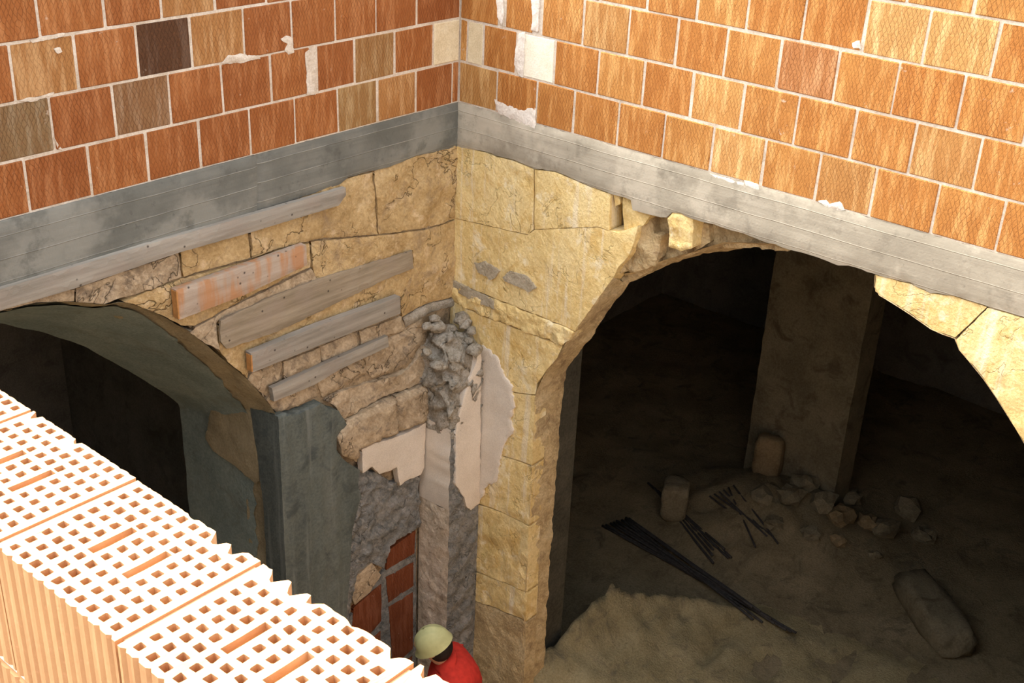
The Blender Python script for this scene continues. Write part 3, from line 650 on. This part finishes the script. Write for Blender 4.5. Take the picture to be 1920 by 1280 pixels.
p2 = plank([(331, 545), (575, 459), (577, 497), (460, 553), (337, 600)], 'woodrust', 'rust-streaked brown board above the left arch, second from the beam', d=0.055, th=0.05, i=2, end=[(332, 547), (337, 598)])
plank([(413, 602), (500, 560), (600, 523), (774, 470), (776, 503), (690, 540), (600, 585), (520, 622), (426, 655), (414, 640)], 'woodrough', 'wide rough board caked with mortar, set nearly flush between two narrower boards', d=0.018, th=0.016, rag=0.006, i=3, rel=0.006)
p4 = plank([(471, 663), (600, 610), (751, 556), (752, 588), (600, 648), (474, 699)], 'woodgrey', 'clean grey board with dark knots, second lowest on the left wall', d=0.06, th=0.05, i=4, end=[(472, 666), (474, 697)])
p5 = plank([(511, 728), (600, 687), (728, 630), (730, 650), (640, 692), (590, 722), (515, 753)], 'woodgrey', 'lowest and shortest grey board on the left wall', d=0.04, th=0.035, i=5)

# ================================================================== foreground wall of perforated blocks
FT = 0.92; FX0, FX1 = -4.692, -4.455
slab = boxobj('floor', (-13, -13, -0.36), (-4.40, 4, -0.08), M['slab']); boxobj('slab_edge', (-4.42, -13, -0.36), (0.0, -5.2, -0.08), M['slab'], slab); tag(slab, 'concrete slab behind the low perforated block wall', 'floor', kind='structure')
WF = boxobj('wall_front', (FX0, -13, FLOOR), (-4.43, 0.0, -0.36), M['inner']); tag(WF, 'low wall of pale perforated blocks in the foreground', 'wall', kind='structure')
def perf_mesh(variant, holes=True):
    rr = random.Random(variant*7+1)
    W, L, Hh = FX1-FX0, 0.298, 0.236
    px, py = 0.0253, 0.028
    out = []
    # outline: ribs on the two long faces
    n = 44
    def rib(k): return (0.006 if k % 4 == 2 else 0.0)+rr.uniform(-.0005, .0005)
    chip = {}
    if variant == 1: chip = {20: .003, 21: .005, 22: .003, 30: .008, 31: .020, 32: .022, 33: .018, 34: .006, 35: .004, 36: .012, 37: .021, 38: .018, 39: .006}
    if variant == 2: chip = {4: .007, 5: .017, 6: .019, 7: .008, 10: .010, 11: .019, 12: .021, 13: .010, 16: .015, 17: .012, 18: .004, 27: .004, 28: .007, 29: .003, 39: .009, 40: .015, 41: .006}
    if variant == 3: chip = {2: .012, 3: .017, 20: .008, 21: .011}
    left = [(rib(k)*0.75, -L*k/n) for k in range(n+1)]
    right = [(W-0.001-rib(k)*0.2-chip.get(k, 0), -L*k/n) for k in range(n+1)]
    outline = left + right[::-1]
    H_ = []
    if holes:
        for a in range(10):
            for b in range(9):
                cx, cy = 0.018+px*b, -0.0235-py*a
                if a in (3, 6) and b in (3, 4, 5): continue
                hx, hy = 0.0069+rr.uniform(-.0008, .0006), 0.0073+rr.uniform(-.0008, .0006)
                q = [(cx-hx, cy-hy*.8), (cx-hx*.8, cy-hy), (cx+hx*.8, cy-hy), (cx+hx, cy-hy*.8), (cx+hx, cy+hy*.8), (cx+hx*.8, cy+hy), (cx-hx*.8, cy+hy), (cx-hx, cy+hy*.8)]
                q = [(x+rr.uniform(-.0008, .0008), y+rr.uniform(-.0008, .0008)) for x, y in q]
                if all(inside(p, outline) for p in q): H_.append(q)
        for a in (3, 6):
            cy = -0.0235-py*a
            q = [(0.085, cy-.0075), (0.11, cy-.008), (0.158, cy-.0075), (0.158, cy+.0075), (0.12, cy+.007), (0.085, cy+.0075)]
            H_.append(q)
    pts = [Vector(p) for p in outline]; ed = [(i, (i+1) % len(outline)) for i in range(len(outline))]
    for q in H_:
        s0 = len(pts); pts += [Vector(p) for p in q]; ed += [(s0+i, s0+(i+1) % len(q)) for i in range(len(q))]
    r = delaunay_2d_cdt(pts, ed, [], 0, 1e-7); vs = r[0]
    def keep(f):
        c = ((vs[f[0]].x+vs[f[1]].x+vs[f[2]].x)/3, (vs[f[0]].y+vs[f[1]].y+vs[f[2]].y)/3)
        if not inside(c, outline): return False
        return not any(abs(c[0]-q[0][0]) < .09 and inside(c, q) for q in H_)
    tri = [f for f in r[2] if keep(f)]
    cnt = {}
    for f in tri:
        for i in range(3):
            k = tuple(sorted((f[i], f[(i+1) % 3]))); cnt[k] = cnt.get(k, 0)+1
    rim = [k for k, c in cnt.items() if c == 1]
    N = len(vs); V = [Vector((v.x, v.y, Hh/2+0.0015*nz(v.x*60, v.y*60, variant))) for v in vs]+[Vector((v.x, v.y, -Hh/2)) for v in vs]
    Fc = [tuple(f) for f in tri] + [(a, b, b+N, a+N) for a, b in rim]
    me = bpy.data.meshes.new('perforated_block'); me.from_pydata(V, [], Fc)
    bm = bmesh.new(); bm.from_mesh(me); bmesh.ops.recalc_face_normals(bm, faces=bm.faces); bm.to_mesh(me); bm.free()
    me.materials.append(M['perf']); return me
pm = [perf_mesh(i) for i in range(4)]; pm_solid = perf_mesh(9, False)
def block(y0, ztop, me, dx=0.0):
    o = bpy.data.objects.new('perforated_block', me); COL.objects.link(o); o.parent = WF
    o.location = Vector((FX0+dx, y0, ztop-0.118)) - WF.location; return o
YJ = [-3.113+0.306*k for k in range(9, 0, -1)] + [-3.113-0.306*k for k in range(0, 9)]
var = {-3.113: 3, -3.419: 1, -3.725: 2, -4.031: 3}
for y in YJ:
    v = min(var, key=lambda t: abs(t-y)); v = var[v] if abs(v-y) < 0.01 else 0
    block(y-0.004, FT, pm[v], random.uniform(-.004, .004))
    for c in range(1, 4): block(y-0.004-(0.153 if c % 2 else 0), FT-0.248*c, pm_solid, random.uniform(-.003, .003))
# joints of mortar between the blocks
for k, y in enumerate(YJ):
    V, Fc = bevel_box((FX0+0.012, y-0.003, FT-0.24), (FX1-0.012, y+0.005, FT-0.004), 0.001)
    add('mortar_joint', V, Fc, M['perf'], WF)
for c in range(1, 4):
    V, Fc = bevel_box((FX0+0.006, -6.0, FT-0.248*c-0.002), (FX1-0.006, -0.3, FT-0.248*c+0.013), 0.002)
    add('mortar_joint', V, Fc, M['whitemortar'], WF)

# ---- other side of the courtyard
wb = boxobj('wall_near', (-4.43, -5.6, FLOOR), (0.0, -5.2, -0.36), M['nearwall']); tag(wb, 'rendered wall closing the near side of the pit, out of view', 'wall', kind='structure')

# ================================================================== rooms behind the arches
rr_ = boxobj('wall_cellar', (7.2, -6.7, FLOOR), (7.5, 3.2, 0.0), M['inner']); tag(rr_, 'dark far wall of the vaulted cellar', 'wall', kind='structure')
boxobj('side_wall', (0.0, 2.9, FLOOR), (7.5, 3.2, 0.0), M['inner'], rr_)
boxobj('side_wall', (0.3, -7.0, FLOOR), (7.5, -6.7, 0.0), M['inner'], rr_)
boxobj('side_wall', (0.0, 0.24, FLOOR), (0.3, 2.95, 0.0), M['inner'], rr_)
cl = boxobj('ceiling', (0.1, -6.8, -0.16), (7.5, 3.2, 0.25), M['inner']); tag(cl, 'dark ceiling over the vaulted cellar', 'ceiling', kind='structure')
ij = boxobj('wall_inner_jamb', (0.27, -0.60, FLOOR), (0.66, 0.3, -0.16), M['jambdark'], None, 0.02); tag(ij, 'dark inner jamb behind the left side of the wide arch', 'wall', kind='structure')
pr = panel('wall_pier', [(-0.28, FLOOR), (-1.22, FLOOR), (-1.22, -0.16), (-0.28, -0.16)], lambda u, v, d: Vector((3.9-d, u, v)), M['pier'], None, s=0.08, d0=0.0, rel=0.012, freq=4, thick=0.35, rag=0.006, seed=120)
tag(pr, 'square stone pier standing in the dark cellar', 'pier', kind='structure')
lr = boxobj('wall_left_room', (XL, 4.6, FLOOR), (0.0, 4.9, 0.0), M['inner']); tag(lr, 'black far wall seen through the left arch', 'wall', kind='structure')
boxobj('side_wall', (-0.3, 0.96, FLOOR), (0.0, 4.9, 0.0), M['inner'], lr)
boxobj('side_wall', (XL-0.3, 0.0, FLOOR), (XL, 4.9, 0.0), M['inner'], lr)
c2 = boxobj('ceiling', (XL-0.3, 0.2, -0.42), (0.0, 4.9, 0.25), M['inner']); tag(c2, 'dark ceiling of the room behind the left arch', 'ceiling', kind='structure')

# cellar floor, and the sand heaped in the arch
crest = [on_z(*a) for a in ((985, 1180, -3.75), (1012, 1105, -3.72), (1060, 1064, -3.66), (1100, 1085, -3.80), (1170, 1106, -3.97), (1232, 1110, -4.08), (1320, 1130, -4.22), (1400, 1150, -4.33), (1490, 1188, -4.41), (1600, 1222, -4.41), (1720, 1262, -4.42))]
def room_z(x, y):
    z = ROOMF + 0.03*fbm(x*1.5, y*1.5, 3) + 0.012*nz(x*7, y*7)
    z += 0.42*math.exp(-((x-3.5)**2/0.5+(y+0.8)**2/0.6))*(1+0.3*nz(x*6, y*6))      # rubble banked against the pier
    if x < 0.1: z -= (ROOMF-FLOOR-0.01)*min(1, (0.1-x)/0.9)
    return z
def heap_h(x, y):
    ys = [c.y for c in crest]; c = crest[-1]
    if y >= ys[0]: c = crest[0]
    else:
        for p, q in zip(crest, crest[1:]):
            if q.y <= y <= p.y: c = p.lerp(q, (y-p.y)/(q.y-p.y)); break
    fade = 1.0 if y > ys[-1] else max(0, 1-(ys[-1]-y)/1.0)
    dx = x-c.x
    prof = math.exp(-(dx/0.20)**2) if dx > 0 else max(0.0, 1+dx*0.30)
    n = 1+0.14*fbm(x*3, y*3, 8)+0.07*fbm(x*9, y*9, 2)
    gul = 0.10*max(0, nz(x*2.0, y*6, 4))                                             # gullies washed down the slope
    return max(0, c.z-ROOMF)*prof*fade*n - gul*prof*fade
def heap_z(x, y): return room_z(x, y)+max(0, heap_h(x, y))
nx, ny = 100, 90; V = []; Fc = []
for i in range(nx):
    for j in range(ny):
        x = 0.0+7.2*(i/(nx-1))**1.3; y = 2.9-j/(ny-1)*9.6
        V.append(Vector((x, y, room_z(x, y))))
for i in range(nx-1):
    for j in range(ny-1): Fc.append((i*ny+j, (i+1)*ny+j, (i+1)*ny+j+1, i*ny+j+1))
tag(add('floor', V, Fc, M['cellarfloor'], None, True), 'sandy floor of the dark cellar', 'floor', kind='structure')
st = 0.035; x0, x1, y0, y1 = -0.85, 2.9, -3.9, 0.15; V = []; Fc = []; ix = {}
def hv(i, j):
    if (i, j) not in ix:
        x, y = x0+i*st, y0+j*st; ix[i, j] = len(V); V.append(Vector((x, y, room_z(x, y)-0.01+max(0, heap_h(x, y)))))
    return ix[i, j]
for i in range(int((x1-x0)/st)):
    for j in range(int((y1-y0)/st)):
        x, y = x0+i*st, y0+j*st
        if heap_h(x, y) < 0.005 or (x < 0.27 and y > -0.74) or (x < 0.68 and y > -0.61) or x < -0.6: continue
        Fc.append((hv(i, j), hv(i+1, j), hv(i+1, j+1), hv(i, j+1)))
tag(add('sand_heap', V, Fc, M['sand'], None, True), 'damp yellowish sand heaped under the left side of the wide arch', 'sand', kind='stuff')

# steel bars lying on the sand
def rod(a, b, r=0.010, label='', grp=''):
    a = Vector(a); b = Vector(b); n = 7; ax = (b-a).normalized(); s = ax.cross(Vector((0, 0, 1))).normalized(); t = ax.cross(s)
    V = []; Fc = []; k = 14
    for i in range(k):
        p = a.lerp(b, i/(k-1)); p = p + s*0.01*nz(p.x*2, p.y*2, a.x*9)
        for j in range(n):
            g = 2*math.pi*j/n; V.append(p + (s*math.cos(g)+t*math.sin(g))*r)
    for i in range(k-1):
        for j in range(n): Fc.append((i*n+j, i*n+(j+1) % n, (i+1)*n+(j+1) % n, (i+1)*n+j))
    Fc.append(tuple(range(n))); Fc.append(tuple((k-1)*n+j for j in range(n)))
    o = add('steel_bar', V, Fc, M['steel'], None, True); return tag(o, label, 'steel bar', grp)
RR = random.Random(11)
def ground(px, py, off=0.02):
    z = ROOMF
    for _ in range(6):
        p = on_z(px, py, z+off); z = heap_z(p.x, p.y)
    return on_z(px, py, z+off)
near = [(1493, 1186), (1484, 1184), (1474, 1180), (1468, 1172), (1452, 1168), (1446, 1160), (1438, 1156), (1430, 1166), (1412, 1161), (1425, 1146), (1410, 1138)]
for k, (px, py) in enumerate(near):
    f = ground(1130+k*5+RR.uniform(-8, 8), 985-k*1.5, 0.03+0.012*(k % 3)); n_ = ground(px, py, 0.06+0.012*(k % 3))
    rod(f, n_, 0.011, 'dark steel reinforcing bar in the long bundle nearest the sand heap', 'bars of the near bundle')
for k in range(8):
    f = ground(1215+k*6, 905+k*5, 0.03); n_ = ground(1335+RR.uniform(0, 38), 1030+RR.uniform(-6, 26), 0.03+0.01*(k % 3))
    rod(f, n_, 0.011, 'dark steel reinforcing bar in the middle bundle on the cellar floor', 'bars of the middle bundle')
for k in range(7):
    f = ground(1330+k*9, 930-k*4, 0.03); n_ = ground(1400+RR.uniform(0, 60), 985+RR.uniform(0, 40), 0.03+0.01*(k % 3))
    rod(f, n_, 0.009, 'short dark steel bar fanned out before the stone pier', 'fanned bars by the pier')

def stone_on(px, py, r, mat, label, rot=0.0, boxy=0.7, amp=0.12, seed=0.0, sink=0.15, group=None, name='rubble_stone', sub=3, cat='stone'):
    p = ground(px, py, 0.0); p = Vector((p.x, p.y, heap_z(p.x, p.y)+r[2]*(1-sink)))
    o = lump(name, p, r, M[mat], None, sub, amp, 1.6, seed, rot, boxy, flat=(sub == 2)); return tag(o, label, cat, group)
q_ = on_x(1442, 850, 3.74); q_.z = heap_z(q_.x, q_.y)+0.19
tag(lump('rubble_stone', q_, (0.085, 0.125, 0.22), M['upright'], None, 3, 0.06, 1.6, 1.0, 0.2, 0.96), 'brownish squared stone standing upright against the pier', 'stone')
stone_on(1262, 962, (0.13, 0.12, 0.19), 'pier', 'grey squared stone standing behind the middle bundle of bars', 0.5, 0.97, 0.05, 2)
stone_on(1745, 1165, (0.46, 0.17, 0.12), 'pier', 'long dark stone slab lying on the sand at the right', 0.85, 0.9, 0.10, 3)
sp = [(1575, 975, .10), (1625, 985, .08), (1572, 1020, .06), (1520, 1005, .07), (1480, 940, .10), (1540, 945, .11), (1430, 925, .09), (1505, 915, .10), (1590, 940, .09), (1660, 1000, .10), (1700, 960, .12), (1730, 1010, .09), (1455, 960, .07), (1640, 1045, .05)]
for k, (px, py, r) in enumerate(sp):
    stone_on(px, py, (r*1.2, r, r*0.75), ('upright' if k in (0, 1, 2) else 'pier'), 'small broken stone in the rubble at the foot of the pier', k*0.7, 0.45, 0.5, 10+k, 0.35, 'rubble round the pier', sub=2)

# ================================================================== worker in the pit (helmet and red back show over the blocks)
HEADP = on_z(812, 1203, -3.26)
FD = Vector((-0.66, 0.75, 0)).normalized(); SD = Vector((FD.y, -FD.x, 0))      # facing, and his right
base = Vector((HEADP.x, HEADP.y, FLOOR)) - FD*0.17
per = empty('person', base); tag(per, 'person in a red top and pale green helmet standing by the corner pilaster', 'person')
def W_(f, s, z): return FD*f + SD*s + Vector((0, 0, z))
def skin_obj(name, nodes, edges, mat, root=0, sub=2):
    me = bpy.data.meshes.new(name); me.from_pydata([n[0] for n in nodes], edges, []); me.materials.append(mat)
    o = bpy.data.objects.new(name, me); COL.objects.link(o); o.parent = per
    md = o.modifiers.new('skin', 'SKIN'); md.use_smooth_shade = True
    for i, n in enumerate(nodes):
        r = n[1]; sv = me.skin_vertices[0].data[i]; sv.radius = r if isinstance(r, tuple) else (r, r); sv.use_root = (i == root)
    o.modifiers.new('sub', 'SUBSURF').levels = sub; o.modifiers['sub'].render_levels = sub
    return o
N = [(W_(0, 0, .93), (.15, .12)), (W_(0, 0, 1.10), (.14, .11)), (W_(.02, 0, 1.28), (.17, .12)), (W_(.05, 0, 1.40), (.13, .10)), (W_(.09, 0, 1.48), .058), (W_(.14, 0, 1.54), .065), (W_(.17, 0, 1.62), (.085, .10)), (W_(.18, 0, 1.70), (.078, .09))]
Ed = [(i, i+1) for i in range(7)]
fing = []
for s in (-1, 1):
    b = len(N)
    N += [(W_(0, .10*s, .88), .10), (W_(.03, .11*s, .50), .062), (W_(0, .11*s, .12), .042), (W_(.03, .11*s, .05), .045), (W_(.17, .12*s, .03), .035)]
    Ed += [(0, b), (b, b+1), (b+1, b+2), (b+2, b+3), (b+3, b+4)]
    a = len(N)
    N += [(W_(.05, .19*s, 1.39), .065), (W_(.06, .25*s, 1.12), .048), (W_(.30, .22*s, 1.02), .036), (W_(.38, .21*s, 1.01), .040)]
    Ed += [(3, a), (a, a+1), (a+1, a+2), (a+2, a+3)]
    for k in range(4):
        f0 = len(N); off = (k-1.5)*.019; L = (.058, .066, .062, .048)[k]
        N += [(W_(.405, .21*s+off, 1.008), .0095), (W_(.405+L*.6, .21*s+off, .998), .0085), (W_(.405+L, .21*s+off, .975), .007)]
        Ed += [(a+3, f0), (f0, f0+1), (f0+1, f0+2)]
    f0 = len(N); N += [(W_(.375, .21*s-.04*s, 1.0), .010), (W_(.41, .21*s-.055*s, .985), .008)]; Ed += [(a+3, f0), (f0, f0+1)]
skin_obj('body', N, Ed, M['skin'])
N = [(W_(0, 0, .90), (.175, .145)), (W_(0, 0, 1.10), (.17, .14)), (W_(.01, 0, 1.28), (.21, .165)), (W_(.04, 0, 1.40), (.185, .155)), (W_(.075, 0, 1.475), (.115, .11)), (W_(.11, 0, 1.52), (.075, .075))]
Ed = [(0, 1), (1, 2), (2, 3), (3, 4), (4, 5)]
for s in (-1, 1):
    a = len(N); N += [(W_(.05, .20*s, 1.39), .088), (W_(.06, .26*s, 1.13), .068), (W_(.22, .235*s, 1.045), .055)]; Ed += [(3, a), (a, a+1), (a+1, a+2)]
skin_obj('shirt', N, Ed, M['red'])
N = [(W_(0, 0, .97), (.17, .14)), (W_(0, 0, .90), (.175, .145))]; Ed = [(0, 1)]
for s in (-1, 1):
    a = len(N); N += [(W_(0, .105*s, .80), .115), (W_(.03, .11*s, .50), .085), (W_(0, .11*s, .10), .072)]; Ed += [(1, a), (a, a+1), (a+1, a+2)]
skin_obj('trousers', N, Ed, M['denim'])
for s in (-1, 1):
    skin_obj('boot', [(W_(0, .11*s, .16), .062), (W_(.01, .11*s, .06), .06), (W_(.12, .115*s, .045), .05), (W_(.2, .12*s, .035), .04)], [(0, 1), (1, 2), (2, 3)], M['leather'])
# face, hair
def loc_lump(name, c, r, mat, rotz=0.0, sub=2, parent=per):
    bm = bmesh.new(); bmesh.ops.create_icosphere(bm, subdivisions=sub, radius=1)
    ang = math.atan2(FD.y, FD.x)
    V = [Matrix.Rotation(ang, 3, 'Z') @ Vector((v.co.x*r[0], v.co.y*r[1], v.co.z*r[2])) + c for v in bm.verts]
    bm.verts.index_update(); Fc = [tuple(v.index for v in f.verts) for f in bm.faces]; bm.free()
    me = bpy.data.meshes.new(name); me.from_pydata(V, [], Fc); me.materials.append(mat)
    for p in me.polygons: p.use_smooth = True
    o = bpy.data.objects.new(name, me); COL.objects.link(o); o.parent = parent; return o
loc_lump('hair', W_(.125, 0, 1.60), (.085, .088, .10), M['hair'], sub=3)
loc_lump('nose', W_(.275, 0, 1.62), (.022, .016, .028), M['skin'])
for s in (-1, 1):
    loc_lump('ear', W_(.17, .092*s, 1.62), (.022, .012, .032), M['skin'])
    loc_lump('eye', W_(.252, .033*s, 1.645), (.012, .014, .010), M['hair'])
loc_lump('mouth', W_(.258, 0, 1.575), (.010, .026, .007), M['red'])
# helmet: domed shell with a centre ridge, rolled brim and a short peak, tipped forward
tilt = Matrix.Rotation(-0.55, 3, SD)
V = []; Fc = []; nu, nv = 48, 14; hc = W_(.165, 0, 1.635)
for j in range(nv+2):
    for i in range(nu):
        a = 2*math.pi*i/nu; ca, sa = math.cos(a), math.sin(a)
        if j <= nv: e = math.pi/2*j/nv; rr2 = math.cos(e); z = math.sin(e)*.125
        else: rr2 = 0; z = .125
        fx = (.122*rr2)*ca; sx = (.102*rr2)*sa
        if j == 0: fx += (0.006+0.028*max(0, ca)**2)*ca; sx += .006*sa; z = -0.022
        ridge = .008*math.exp(-(sx/.016)**2)*(1 if rr2 < 0.93 else 0)
        rib2 = .004*(math.exp(-((abs(sx)-.045)/.009)**2))*(1 if rr2 < 0.85 else 0)
        V.append(hc + tilt @ (FD*fx + SD*sx + Vector((0, 0, z+ridge+rib2))))
for j in range(nv+1):
    for i in range(nu): Fc.append((j*nu+i, j*nu+(i+1) % nu, (j+1)*nu+(i+1) % nu, (j+1)*nu+i))
me = bpy.data.meshes.new('helmet'); me.from_pydata(V, [], Fc); me.materials.append(M['helmet'])
for p in me.polygons: p.use_smooth = True
o = bpy.data.objects.new('helmet', me); COL.objects.link(o); o.parent = per; o['label'] = 'pale green safety helmet'
